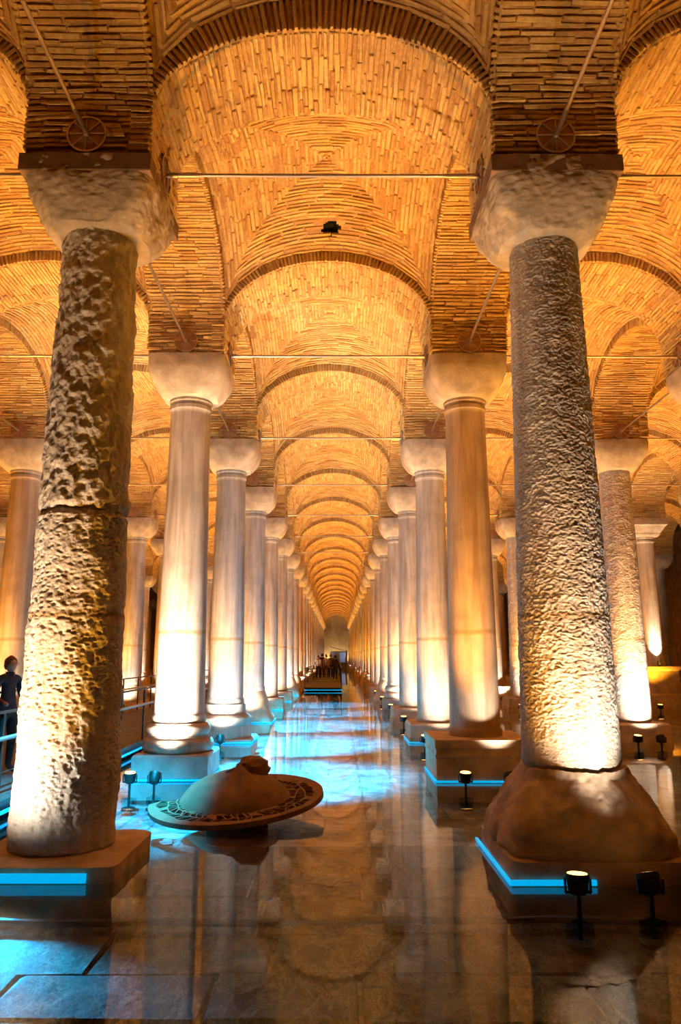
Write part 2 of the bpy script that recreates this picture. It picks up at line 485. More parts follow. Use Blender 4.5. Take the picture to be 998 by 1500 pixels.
# ---------------------------------------------------------------- the setting: floor, water, walls
fl = MB(); fl.box((0, 60, Z_FLOOR-0.16), (46, 132, 0.2))
tag(obj('floor', fl, 'floor_bed'), 'dark stone slab floor under the shallow water', kind='structure')
floor = bpy.data.objects['floor']
slab_me = []
for i in range(5):
    rnd = random.Random(40+i); mb = MB()
    def jj(a): return rnd.uniform(-a, a)
    lo = [(-.5,-.5,-.5),(.5,-.5,-.5),(.5,.5,-.5),(-.5,.5,-.5)]
    mid = [(x+jj(.012), y+jj(.012), .2) for x, y in ((-.5,-.5),(.5,-.5),(.5,.5),(-.5,.5))]
    hi = [(x*.965+jj(.012), y*.95+jj(.012), .5+jj(.12)) for x, y in ((-.5,-.5),(.5,-.5),(.5,.5),(-.5,.5))]
    fs_ = []
    for a_, b_ in ((0,4),(4,8)):
        for k in range(4): fs_.append((a_+k, a_+(k+1)%4, b_+(k+1)%4, b_+k))
    fs_ += [(8,9,10,11)]
    mb.add(lo+mid+hi, fs_); me = mb.mesh('slab'); me.materials.append(M['floor_stone']); slab_me.append(me)
rs_ = random.Random(5); y = 3.3
while y < 8.2:
    d = rs_.uniform(0.62, 0.95); x = -5.2 - rs_.uniform(0, 0.8)
    while x < 5.2:
        w = rs_.uniform(0.8, 1.5)
        o = bpy.data.objects.new('slab', rs_.choice(slab_me)); COL.objects.link(o); o.parent = floor
        o.location = (x+w/2, y+d/2, Z_FLOOR-0.05+rs_.uniform(-.012, .008)); o.scale = (w-0.022, d-0.022, 0.08)
        x += w
    y += d
wt = MB(); wt.add([(-23,-6,0),(23,-6,0),(23,125.5,0),(-23,125.5,0)], [(0,1,2,3)])
tag(obj('water', wt, 'water'), 'shallow still water covering the cistern floor', kind='structure')

Y_END = ROW(NROWS) + 4.2
mb = MB(); mb.box((0, Y_END+0.3, 4.3), (46, 0.6, 9.6)); tag(obj('wall_back', mb, 'wall_plaster'), 'pale plastered end wall of the cistern', kind='structure')
mb = MB(); mb.box((-21.3, 60, 4.3), (0.6, 132, 9.6)); tag(obj('wall_left', mb, 'wall_brick'), 'brown brick side wall on the left', kind='structure')
mb = MB(); mb.box((20.7, 60, 4.3), (0.6, 132, 9.6)); tag(obj('wall_right', mb, 'wall_brick'), 'brown brick side wall on the right', kind='structure')

# ---------------------------------------------------------------- the setting: vaults and arches
ceiling = tag(empty('ceiling'), 'receding brick vaults and arches of the far bays', kind='structure')
ARCH = {}; WEB = {}
def arch_meshes(span, k):
    key = (round(span, 2), k)
    if key not in ARCH:
        s, f, b = arch_bricks(span, 11+k)
        me = arch_body(span).mesh('brick_arch'); me.materials.append(M['mortar'])
        ARCH[key] = (me, join_bricks(s+f+b, 3+k))
    return ARCH[key]
def web_meshes(w, d, k):
    key = (round(w, 2), round(d, 2), k)
    if key not in WEB:
        me = web_body(w, d).mesh('brick_vault'); me.materials.append(M['mortar'])
        WEB[key] = (me, join_bricks(web_bricks(w, d, 21+k), 5+k))
    return WEB[key]
def far_arch(span, loc, rz, k):
    a, b = arch_meshes(span, k)
    o = obj('brick_arch', a, None, ceiling, loc, (0,0,rz)); q = obj('bricks', b, None, o); q['kind'] = 'stuff'
def near_arch(span, loc, rz, label, seed, zc=Z_CROWN):
    me = arch_body(span, zc).mesh('brick_arch'); me.materials.append(M['mortar'])
    o = obj('brick_arch', me, None, None, loc, (0,0,rz)); tag(o, label, kind='structure')
    s, f, b = arch_bricks(span, seed, zc=zc)
    wm = Matrix.Translation(loc) @ Matrix.Rotation(rz, 4, 'Z')
    place_bricks(o, s+f+b, seed, wm)
def near_web(w, d, loc, label, seed, hole=None):
    me = web_body(w, d, hole).mesh('brick_vault'); me.materials.append(M['mortar'])
    o = obj('brick_vault', me, None, None, loc); tag(o, label, kind='structure')
    wb = [m for m in web_bricks(w, d, seed) if not hole or math.hypot(m.translation.x-hole[0], m.translation.y-hole[1]) > hole[2]+0.05]
    place_bricks(o, wb, seed, Matrix.Translation(loc))
def bay_visible(l, n):
    # bays and arches kept: the central nave, its neighbours, and the nearer outer aisles
    if l == -1: return True
    if l in (-2, 1): return n <= 18
    if l in (-3, 2): return 1 <= n <= 12
    return 2 <= n <= 10
NEAR_T = {(-1, 1): 'brick arch across the central aisle between the two nearest columns',
          (-1, 2): 'second brick arch across the central aisle behind the nearest one'}
NEAR_L = {(-1, 0): 'brick arch running from the nearest left column towards the viewer',
          (1, 0): 'brick arch running from the nearest right column towards the viewer',
          (-1, 1): 'brick arch between the first and second left columns of the aisle',
          (1, 1): 'brick arch between the first and second right columns of the aisle'}
HOLE = (0.07, 1.45, 0.15)
NEAR_W = {(-1, 0): 'vault over the viewer, its lower edge along the top of the picture',
          (-1, 1): 'amber vault with concentric square brick courses and a black hole'}
for l, l2 in NEXT.items():
    x0, x1 = LINES[l], LINES[l2]; xm, w = (x0+x1)/2, x1-x0
    for n in range(0, NROWS+1):
        if not bay_visible(l, n): continue
        k = n % 2
        if (l, n) in NEAR_T: near_arch(w, (xm, ROW(n), 0), 0, NEAR_T[(l, n)], 60+n, 8.06 if n == 1 else Z_CROWN)
        else: far_arch(w, (xm, ROW(n), 0), 0, k)
        if n < NROWS or True:
            if (l, n) in NEAR_W: near_web(w, SY, (xm, ROW(n)+SY/2, 0), NEAR_W[(l, n)], 70+n, HOLE if n == 1 else None)
            else:
                a, b = web_meshes(w, SY, k)
                o = obj('brick_vault', a, None, ceiling, (xm, ROW(n)+SY/2, 0), (0, 0, 0)); q = obj('bricks', b, None, o); q['kind'] = 'stuff'
for l in LINES:
    for n in range(0, NROWS+1):
        ll = l if l in NEXT else 3
        ok = bay_visible(ll, n) or (l == 1) or (l > -4 and l != 1 and any(NEXT.get(q) == l and bay_visible(q, n) for q in NEXT))
        if not ok: continue
        loc = (LINES[l], ROW(n)+SY/2, 0)
        if (l, n) in NEAR_L: near_arch(SY, loc, PI/2 if l < 0 else -PI/2, NEAR_L[(l, n)], 80+n+l)
        else: far_arch(SY, loc, PI/2, n % 2)

# the black hole knocked into the second vault
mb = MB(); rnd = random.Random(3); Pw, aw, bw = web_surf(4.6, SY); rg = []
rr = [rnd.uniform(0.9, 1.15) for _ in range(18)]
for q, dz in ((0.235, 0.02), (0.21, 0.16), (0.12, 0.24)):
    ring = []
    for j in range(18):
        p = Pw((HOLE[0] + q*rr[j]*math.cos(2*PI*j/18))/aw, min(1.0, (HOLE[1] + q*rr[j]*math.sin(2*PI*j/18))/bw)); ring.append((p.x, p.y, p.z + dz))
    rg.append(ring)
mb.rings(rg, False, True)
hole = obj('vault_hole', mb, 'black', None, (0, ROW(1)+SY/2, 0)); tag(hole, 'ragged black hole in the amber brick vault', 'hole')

# ---------------------------------------------------------------- columns
def superring(h, e, z, seg, amp=0.0, seed=0, fr=2.0):
    out = []
    for j in range(seg):
        a = 2*PI*(j+0.5)/seg; c, s = math.cos(a), math.sin(a)
        r = h / ((abs(c)**e + abs(s)**e)**(1/e))
        p = Vector((r*c, r*s, z))
        if amp:
            p = p + Vector((c, s, 0.4)) * amp * (noise.fractal(p*fr + Vector((seed*3.1, 0, 0)), 0.8, 2.0, 4))
        out.append(p)
    return out
def capital_mesh(seed, seg=56, nz=16, amp=0.012, neck=0.37, low=0.0, fr=3.0):
    mb = MB(); rs = [superring(neck-0.02, 2.0, Z_NECK-0.02-low, seg)]
    for i in range(nz+1):
        t = i/nz
        h = neck + 0.075 + (0.56-neck)*(1-(1-min(1, t/0.72))**1.7)
        e = 2.6 + 7.0*t**0.8
        rs.append(superring(h, e, Z_NECK - low*(1-t) + (Z_CAP-Z_NECK)*t, seg, amp if t < 0.98 else 0, seed, fr))
    mb.rings(rs); return mb.mesh('capital', True)
CAPS = [capital_mesh(i) for i in range(3)]
def hero_cap(*a):
    me = capital_mesh(*a); bm = bmesh.new(); bm.from_mesh(me); bm.normal_update()
    for v in bm.verts:
        if v.co.z < Z_CAP-0.02: v.co += v.normal*(0.012*noise.fractal(v.co*11, 0.7, 2.0, 4) - 0.012*max(0, 0.3-noise.voronoi(v.co*16)[0][0]))
    bm.to_mesh(me); bm.free(); return me
HERO_CAPS = {'A': hero_cap(7, 200, 80, 0.026, 0.40, 0.0, 3.4), 'B': hero_cap(9, 200, 80, 0.020, 0.38, 0.06, 3.0)}
def shaft_prof(r0, r1, z0):
    z1 = Z_NECK + 0.03
    p = [(r0*1.06, z0), (r0*1.06, z0+0.10), (r0*1.01, z0+0.13)]
    p += [(r0 + (r1-r0)*t, z0+0.14 + (z1-0.30-z0-0.14)*t) for t in (0, 0.25, 0.5, 0.75, 1.0)]
    p += [(r1*1.01, z1-0.24), (r1*1.06, z1-0.22), (r1*1.06, z1-0.16), (r1*1.015, z1-0.15), (r1*1.03, z1-0.11), (r1*1.09, z1-0.09), (r1*1.09, z1-0.02), (r1, z1)]
    return p
SHAFTS = {}
def smooth_shaft(z0, r0=0.39, r1=0.325):
    key = (round(z0, 2), r0, r1)
    if key not in SHAFTS:
        SHAFTS[key] = MB().lathe(shaft_prof(r0, r1, z0), 40).mesh('shaft', True)
    return SHAFTS[key]
def rough_shaft(r0, r1, z0, z1, fn, seg=150, nz=420):
    mb = MB(); rs = []
    for i in range(nz+1):
        t = i/nz; z = z0 + (z1-z0)*t; r = r0 + (r1-r0)*t
        ring = []
        for j in range(seg):
            a = 2*PI*j/seg; c, s = math.cos(a), math.sin(a)
            d = fn(Vector((r*c, r*s, z)), a, t)
            ring.append((c*(r+d), s*(r+d), z))
        rs.append(ring)
    mb.rings(rs); return mb.mesh('shaft', True)
def hewn_low(p, a, t):      # pitted, flaking lower drum
    q = Vector((p.x, p.y, p.z*0.8))
    d = 0.020*noise.fractal(q*2.3, 0.9, 2.0, 3) 
    v = noise.voronoi(Vector((q.x, q.y, p.z*1.3))*19.0)[0][0]
    d += -0.026*max(0.0, 1-v*2.0)*(0.7+0.6*noise.noise(q*2.0))
    d += 0.011*noise.fractal(q*13, 0.8, 2.0, 3)
    e = abs(t-1.0)
    if e < 0.02: d -= 0.04*(1-e/0.02)
    if t < 0.015: d -= 0.05*(1-t/0.015)
    return d
def hewn_high(p, a, t):     # deep chipped facets of the upper drum
    q = Vector((p.x, p.y, p.z*0.72))
    v = noise.voronoi(q*12.0 + Vector((4, 0, 0)) + 0.25*noise.noise_vector(q*9))[0]
    d = 0.032*(v[0]-0.35) + 0.022*noise.fractal(q*5.0, 0.9, 2.0, 3) + 0.012*noise.fractal(q*18, 0.8, 2.0, 3)
    if t < 0.02: d -= 0.02*(1-t/0.02)
    return d - 0.005
def pecked(p, a, t):        # dense small chisel pecks
    q = Vector((p.x, p.y, p.z*1.15)); q = q + 0.02*noise.noise_vector(q*14)
    v = noise.voronoi(q*40.0)[0]
    d = 0.014*(v[0]-0.4) + 0.008*noise.fractal(q*6.0, 0.9, 2.0, 2) + 0.007*noise.fractal(q*30, 0.8, 2.0, 2)
    if t < 0.10: d *= 0.35 + 0.65*t/0.10
    if t < 0.012: d -= 0.03*(1-t/0.012)
    return d
def roughen(me, amp, fr, seed):
    bm = bmesh.new(); bm.from_mesh(me); bm.normal_update()
    for v in bm.verts:
        v.co += v.normal*amp*noise.fractal(v.co*fr + Vector((seed, 0, 0)), 0.85, 2.0, 4)
    bm.to_mesh(me); bm.free(); return me
def dense_square(prof, n, nz, name, rot=0, rnd_e=7.0):
    """square-section solid with slightly rounded corners and enough vertices to be weathered"""
    mb = MB(); rs = []
    zs = []
    for (h0, z0, e0), (h1, z1, e1) in zip(prof, prof[1:]):
        k = max(1, int(abs(z1-z0)/nz))
        for i in range(k): t = i/k; zs.append((h0+(h1-h0)*t, z0+(z1-z0)*t, e0+(e1-e0)*t))
    zs.append(prof[-1])
    for h, z, e in zs: rs.append(superring(h, e, z, n))
    mb.rings(rs); return mb.mesh(name, True)

BASE = {}
def base_parts(kind):
    """[(part name, mesh, material)], height where the shaft starts"""
    if kind in BASE: return BASE[kind]
    zb = Z_FLOOR
    if kind == 'torus':
        pl = MB().square([(0.55, zb), (0.55, 0.02), (0.56, 0.05), (0.56, 0.34), (0.54, 0.37)]).mesh('plinth')
        tr = MB().lathe([(0.50, 0.37), (0.53, 0.41), (0.545, 0.47), (0.53, 0.54), (0.50, 0.57), (0.47, 0.58), (0.455, 0.62), (0.47, 0.655), (0.485, 0.67), (0.49, 0.72), (0.47, 0.765), (0.45, 0.78), (0.44, 0.80)], 44).mesh('torus_moulding', True)
        r = ([('plinth', pl, 'pedestal_grey'), ('torus_moulding', tr, 'marble')], 0.80)
    elif kind == 'torus_wide':
        pl = MB().square([(0.66, zb), (0.66, 0.05), (0.64, 0.08)]).mesh('plinth')
        tr = MB().lathe([(0.60, 0.08), (0.60, 0.30), (0.57, 0.34), (0.60, 0.40), (0.59, 0.50), (0.53, 0.56), (0.47, 0.58), (0.45, 0.64), (0.45, 0.78)], 12).mesh('torus_moulding', True)
        r = ([('plinth', pl, 'pedestal_grey'), ('torus_moulding', tr, 'marble_grey')], 0.78)
    elif kind == 'box':
        pl = MB().square([(0.70, zb), (0.70, 0.34), (0.715, 0.36), (0.715, 0.40), (0.70, 0.41), (0.70, 0.47), (0.72, 0.49), (0.72, 0.60)]).mesh('plinth')
        r = ([('plinth', pl, 'pedestal')], 0.60)
    elif kind == 'lowbox':
        pl = MB().square([(0.62, zb), (0.62, 0.12), (0.60, 0.14), (0.60, 0.36), (0.57, 0.40)]).mesh('plinth')
        r = ([('plinth', pl, 'pedestal')], 0.40)
    elif kind == 'flare':
        me = dense_square([(0.66, zb, 9), (0.66, 0.10, 9), (0.60, 0.20, 7), (0.50, 0.55, 4), (0.42, 0.80, 2.4), (0.40, 0.86, 2.0)], 48, 0.08, 'pedestal')
        roughen(me, 0.01, 3, 2)
        r = ([('pedestal', me, 'pedestal')], 0.84)
    elif kind == 'slab':
        me = dense_square([(0.66, zb, 14), (0.66, 0.02, 14), (0.66, 0.12, 14), (0.62, 0.14, 12), (0.30, 0.145, 8)], 120, 0.04, 'slab_base')
        roughen(me, 0.012, 4, 5)
        r = ([('slab_base', me, 'pedestal')], 0.135)
    elif kind == 'boulder':
        lo = dense_square([(0.74, zb, 12), (0.74, 0.10, 12), (0.73, 0.17, 12), (0.60, 0.19, 9)], 140, 0.04, 'plinth')
        roughen(lo, 0.012, 4, 8)
        up = dense_square([(0.70, 0.16, 6), (0.72, 0.20, 6), (0.71, 0.34, 5.5), (0.66, 0.48, 4), (0.57, 0.64, 2.8), (0.49, 0.76, 2.1), (0.47, 0.82, 2.0), (0.25, 0.83, 2.0)], 160, 0.018, 'pedestal')
        roughen(up, 0.034, 2.6, 4); roughen(up, 0.012, 9, 4); roughen(up, 0.006, 24, 4)
        r = ([('plinth', lo, 'pedestal'), ('pedestal', up, 'pedestal')], 0.81)
    BASE[kind] = r; return r
def led_mesh(h, sides):
    mb = MB(); e = h + 0.012
    if 'F' in sides: mb.box((-0.12, -e, 0.045), (2*e-0.24, 0.024, 0.07))  # tall band: the strip plus its blue light on the slab face
    if 'h' in sides: mb.box((-e*0.55, -e, 0.03), (e*0.9, 0.024, 0.04))
    if 'f' in sides: mb.box((0, -e, 0.022), (2*e, 0.024, 0.026))
    if 'l' in sides: mb.box((-e, 0, 0.022), (0.024, 2*e, 0.026))
    if 'r' in sides: mb.box((e, 0, 0.022), (0.024, 2*e, 0.026))
    return mb
ABACUS = MB().square([(0.636, Z_CAP-0.19), (0.642, Z_CAP-0.18), (0.642, Z_CAP-0.01), (0.62, Z_CAP)]).mesh('abacus')
def column(l, n, label, kind='box', mat='marble', shaft=None, cap=None, led='', r0=0.39, r1=0.325, abac=False, group=None):
    t = empty('column', (LINES[l], ROW(n), 0)); tag(t, label, 'column', group)
    parts, z0 = base_parts(kind)
    for nm, me, mt in parts: obj(nm, me, mt, t)
    if shaft is None: 
        s = bpy.data.objects.new('shaft', smooth_shaft(z0, r0, r1)); COL.objects.link(s); s.parent = t
        if not s.data.materials: s.data.materials.append(M[mat])
        s.material_slots[0].link = 'OBJECT'; s.material_slots[0].material = M[mat]
        s.rotation_euler.z = (n*1.7+l) % 6
    else:
        for nm, me, mt in shaft: obj(nm, me, mt, t)
    c = obj('capital', cap or CAPS[(n+l) % 3], 'capital', t)
    if cap is None: c.rotation_euler.z = ((n+l) % 4)*PI/2
    if abac: obj('abacus', ABACUS, 'abacus', t)
    if led:
        h = {'torus': 0.56, 'torus_wide': 0.66, 'box': 0.70, 'lowbox': 0.62, 'flare': 0.66, 'slab': 0.665, 'boulder': 0.745}[kind]
        obj('led_strip', led_mesh(h, led), 'led_blue', t)
    return t
# the ones that stand out
zA = 3.15
shA = [('lower_drum', rough_shaft(0.46, 0.415, 0.12, zA, hewn_low, 240, 480), 'hewn'),
       ('upper_drum', rough_shaft(0.41, 0.36, zA, Z_NECK+0.04, hewn_high, 220, 420), 'hewn')]
column(-1, 1, 'nearest left column with a deeply chipped two-drum stone shaft on a low slab', 'slab', 'hewn', shA, HERO_CAPS['A'], 'F', abac=True)
pk = rough_shaft(0.44, 0.34, 0.80, Z_NECK+0.0, pecked, 240, 820)
column(1, 1, 'nearest right column with a pecked rough shaft on a boulder-like flared pedestal', 'boulder', 'pecked', [('shaft', pk, 'pecked')], HERO_CAPS['B'], 'hl', abac=True)
column(-1, 2, 'second left column of the aisle, floodlit white above a torus base', 'torus', 'marble', led='fr')
column(1, 2, 'second right column of the aisle, smooth brown shaft on a tall box pedestal', 'box', 'marble_warm', led='fl')
column(-1, 3, 'third left column of the aisle, bluish grey shaft on a broad faceted base', 'torus_wide', 'marble_grey', led='fr')
column(1, 3, 'third right column of the aisle on a low box pedestal with blue edge light', 'lowbox', 'marble', led='fl')
column(-1, 4, 'fourth left column of the aisle on a flared brown pedestal', 'flare', 'marble_grey', led='fr')
column(1, 4, 'fourth right column of the aisle, streaked shaft on a low pedestal', 'lowbox', 'marble')
pk2 = rough_shaft(0.42, 0.34, 0.40, Z_NECK+0.0, pecked, 130, 420)
column(2, 3, 'rough pecked column at the right, beyond the nearest right column', 'lowbox', 'pecked', [('shaft', pk2, 'pecked')])
column(2, 5, 'pecked column seen just left of the nearest right column', 'lowbox', 'pecked', [('shaft', pk2, 'pecked')])
# bright white column with a moulded capital in the far right
t = empty('column', (LINES[3], ROW(5), 0)); tag(t, 'brightly floodlit white column with a flat moulded capital at far right', 'column')
obj('plinth', MB().square([(0.72, Z_FLOOR), (0.72, 0.5), (0.62, 0.55), (0.62, 1.3), (0.68, 1.36), (0.68, 1.45)]), 'pedestal', t)
obj('shaft', smooth_shaft(1.45, 0.40, 0.34), 'marble', t)
obj('capital', MB().square([(0.38, Z_NECK-0.02), (0.44, Z_NECK+0.05), (0.46, Z_NECK+0.12), (0.60, Z_NECK+0.34), (0.66, Z_NECK+0.38), (0.66, Z_CAP)]), 'capital', t)
done = {(-1,1),(1,1),(-1,2),(1,2),(-1,3),(1,3),(-1,4),(1,4),(2,3),(2,5),(3,5)}
# ordinary columns: only those some sight line from about the camera reaches
cand = [(l, n) for l in LINES for n in range(1, NROWS+1)]
seen = set()
for cx in (-0.9, 0.16, 1.2):
    for i in range(2600):
        a = -0.47 + 0.94*i/2599
        dx, dy = math.sin(a), math.cos(a); best = None; hits = []
        for l, n in cand:
            px, py = LINES[l]-cx, ROW(n)
            k = px*dx + py*dy; off = abs(px*dy - py*dx)
            if off < 0.70: hits.append((k, off, (l, n)))
        hits.sort()
        for k, off, key in hits:
            seen.add(key)
            if off < 0.34: break
KINDS_ = ['box', 'lowbox', 'torus', 'flare']
MATS_ = ['marble', 'marble_warm', 'marble_grey', 'marble']
SIDE = {-4: 'in the fourth line left of the central aisle', -3: 'in the third line left of the central aisle', -2: 'in the second line left of the central aisle',
        -1: 'on the left side of the central aisle', 1: 'on the right side of the central aisle', 2: 'in the second line right of the central aisle',
        3: 'in the third line right of the central aisle', 4: 'in the fourth line right of the central aisle'}
GRP = {-4: 'columns of the fourth left line', -3: 'columns of the third left line', -2: 'columns of the second left line', -1: 'columns along the left of the aisle',
       1: 'columns along the right of the aisle', 2: 'columns of the second right line', 3: 'columns of the third right line', 4: 'columns of the fourth right line'}
for l, n in cand:
    if (l, n) in done or (l, n) not in seen: continue
    rnd = random.Random(l*100+n)
    column(l, n, '%s marble column from the viewer %s' % (ORD[n], SIDE[l]), rnd.choice(KINDS_), rnd.choice(MATS_),
           led='f' if (l == -1 and n < 8) else '', group=GRP[l])

# ---------------------------------------------------------------- tie rods with their anchor plates
def plate_mb():
    mb = MB(); mb.lathe([(0.02, -0.02), (0.19, -0.02), (0.19, 0.0), (0.175, 0.004), (0.02, 0.012)], 28); return mb
def rib_mb(k):
    mb = MB(); a = 2*PI*k/8
    q = Matrix.Rotation(a, 3, 'Z'); mb.box(q @ Vector((0.105, 0, 0.012)), (0.15, 0.010, 0.018), q); return mb
PLATE = plate_mb().mesh('anchor_plate', True); RIB = [rib_mb(k).mesh('rib') for k in range(8)]
HUB = MB().lathe([(0.0, -0.01), (0.032, -0.01), (0.032, 0.035), (0.02, 0.06), (0.0, 0.06)], 12).mesh('nut', True)
RIMME = MB().lathe([(0.178, -0.02), (0.196, -0.02), (0.196, 0.014), (0.178, 0.014), (0.178, -0.02)], 28, cap0=False, cap1=False).mesh('rim', True)
def tie_rod(p0, p1, label, group, detail=2):
    p0, p1 = Vector(p0), Vector(p1); d = (p1-p0).normalized(); L = (p1-p0).length
    t = empty('tie_rod', p0); tag(t, label, 'tie rod', group)
    q = d.to_track_quat('Z', 'Y').to_euler()
    obj('bar', MB().tube((0,0,0), d*L, 0.020, 10), 'steel', t)
    if detail < 1: return
    for s0, s1, r in ((0.06, 0.16, 0.028), (0.17, 0.40, 0.024), (L-0.40, L-0.17, 0.024), (L-0.16, L-0.06, 0.028)):
        obj('sleeve', MB().tube(d*s0, d*s1, r, 12), 'steel', t)
    for pos, sg in ((0.03, 1), (L-0.03, -1)):
        qq = (d*sg).to_track_quat('Z', 'Y').to_euler()
        pl = obj('anchor_plate', PLATE, 'plate', t, d*pos, qq)
        if detail > 1:
            for k in range(8): obj('rib', RIB[k], 'steel', pl)
            obj('rim', RIMME, 'steel', pl)
        obj('nut', HUB, 'steel', pl)
for n in range(1, NROWS):
    tie_rod((LINES[-1]+HALF, ROW(n), Z_ROD), (LINES[1]-HALF, ROW(n), Z_ROD),
            'steel tie rod across the central aisle at the %s pair of columns' % ORD[n], 'tie rods across the central aisle', 2 if n < 4 else 1 if n < 9 else 0)
AISLE = {-2: 'left aisle', 1: 'right aisle', -3: 'far left aisle', 2: 'far right aisle'}
for l, nm in AISLE.items():
    for n in range(1, 8 if abs(l) < 3 and l != 2 else 6):
        l2 = NEXT[l]
        tie_rod((LINES[l]+HALF, ROW(n), Z_ROD), (LINES[l2]-HALF, ROW(n), Z_ROD),
                'steel tie rod across the %s at the %s row of columns' % (nm, ORD[n]), 'tie rods across the side aisles', 2 if n < 3 else 1)
for l in (-2, -1, 1, 2):
    for n in range(0, 7):
        x = LINES[l]
        tie_rod((x, ROW(n)+HALF, Z_ROD), (x, ROW(n+1)-HALF, Z_ROD),
                ('lengthwise steel tie rod from the nearest %s column towards the viewer' % ('left' if l < 0 else 'right')) if n == 0 and abs(l) == 1 else
                'lengthwise tie rod behind the %s column %s' % (ORD[n] if n else 'unseen', SIDE[l]), 'lengthwise tie rods', 2 if n < 3 else 1)

# ---------------------------------------------------------------- floodlights standing in the water
HEAD = MB().lathe([(0.0, -0.055), (0.055, -0.055), (0.072, -0.03), (0.080, 0.05), (0.086, 0.052), (0.086, 0.085), (0.074, 0.085), (0.070, 0.066), (0.0, 0.066)], 24).mesh('lamp_head', True)
LENS = MB().lathe([(0.0, 0.072), (0.074, 0.080), (0.070, 0.088), (0.0, 0.092)], 24).mesh('lens', True)
POST = MB().box((0, 0, -0.21), (0.028, 0.028, 0.34)).box((0, 0, -0.04), (0.19, 0.022, 0.02)).box((0.092, 0, 0.005), (0.012, 0.03, 0.10)).box((-0.092, 0, 0.005), (0.012, 0.03, 0.10)).mesh('bracket')
FOOT = MB().lathe([(0.10, -0.41), (0.10, -0.38), (0.05, -0.36)], 16).mesh('foot')
def spot_data(name, w, c, ang, blend, rad=0.05):
    d = bpy.data.lights.new(name, 'SPOT'); d.energy = w; d.color = c; d.spot_size = R(ang); d.spot_blend = blend; d.shadow_soft_size = rad; return d
AMBER = {1: spot_data('amber_flood_dim', AMBER_W*0.28, AMBER_C, 112, 0.9), 2: spot_data('amber_flood', AMBER_W, AMBER_C, 112, 0.9)}
def lamp(loc, aim, data, lens, label, cat='floodlight', group=None, detail=True):
    t = empty('floodlight', loc); tag(t, label, cat, group)
    q = (Vector(aim)-Vector(loc)).to_track_quat('Z', 'Y').to_euler()
    obj('bracket', POST, 'black', t)
    if detail: obj('foot', FOOT, 'black', t, (0, 0, 0.17+Z_FLOOR+0.41-loc[2]-0.17))
    hd = obj('lamp_head', HEAD, 'black', t, (0,0,0), q); obj('lens', LENS, lens, hd)
    if data:
        lo = bpy.data.objects.new('flood_light', data); COL.objects.link(lo); lo.parent = t
        dv = (Vector(aim)-Vector(loc)).normalized()
        lo.location = dv*0.11; lo.rotation_euler = (-dv).to_track_quat('Z', 'Y').to_euler()
    return t
WDATA = {}
def white_data(k, ang=80):
    if (k, ang) not in WDATA: WDATA[(k, ang)] = spot_data('white_flood', WHITE_W*k, WHITE_C, ang, 1.0, 0.04)
    return WDATA[(k, ang)]
LSIDE = {-3: 'of the third left line', -2: 'of the second left line', -1: 'left of the aisle', 1: 'right of the aisle', 2: 'of the second right line', 3: 'of the third right line'}
def lamps_for(l, n, kw=1.0, dxw=0.1, dy=-1.27, amber=True, white=True, az=1.8, ang=100):
    x, y = LINES[l], ROW(n)
    rowt = ('%s column %s' % (ORD[n], LSIDE[l]))
    if amber:
        lamp((x-0.38, y+dy, 0.15), (x-0.30, y+dy+(-0.5 if n > 1 else 0.3), 4), AMBER[min(n, 2)], 'lamp_amber', 'glowing amber floodlight at the foot of the %s' % rowt, group='amber floodlights')
    if white:
        lamp((x+dxw, y+dy+0.02, 0.14), (x, y-0.1, az), white_data(kw, ang), 'lamp_white', 'small black floodlight tilted at the %s' % rowt, group='column floodlights')
lamps_for(-1, 1, 0.95, -1.0, az=2.1, ang=104); lamps_for(1, 1, 0.95, 0.16, az=2.5, ang=72); lamps_for(-1, 2, 5.0, -0.05, az=1.9, ang=76); lamps_for(1, 2, 0.6, 0.25, az=2.4, ang=76)
for l in (-1, 1):
    for n in range(3, NROWS+1):
        lamps_for(l, n, [0.9, 0.5, 1.2, 0.7][(n+l) % 4])
for l in (-2, 2):
    for n in range(1, 15):
        lamps_for(l, n, [0.9, 0.6, 1.1, 0.7][(n+l) % 4] if (l, n) != (2, 3) else 1.8, white=(l, n) in seen)
for l in (-3, 3):
    for n in range(2, 10):
        lamps_for(l, n, 1.0, white=(l, n) in seen and (l, n) != (3, 5))
lamp((LINES[3], ROW(5)-0.60, 1.57), (LINES[3], ROW(5)-0.28, 4.0), white_data(1.6, 90), 'lamp_white', 'floodlight on the plinth of the bright white column at far right', detail=False)

for x in (-1.2, 1.2):  # added lamps that lift the otherwise unlit end wall
    lamp((x*1.2, Y_END-1.2, 0.15), (x, Y_END, 4.0), spot_data('added_wall_flood', 700, (1.0, 0.72, 0.36), 100, 0.8), 'lamp_amber', '%s added floodlight brightening the far end wall' % ('left' if x < 0 else 'right'), group='added wall floodlights')

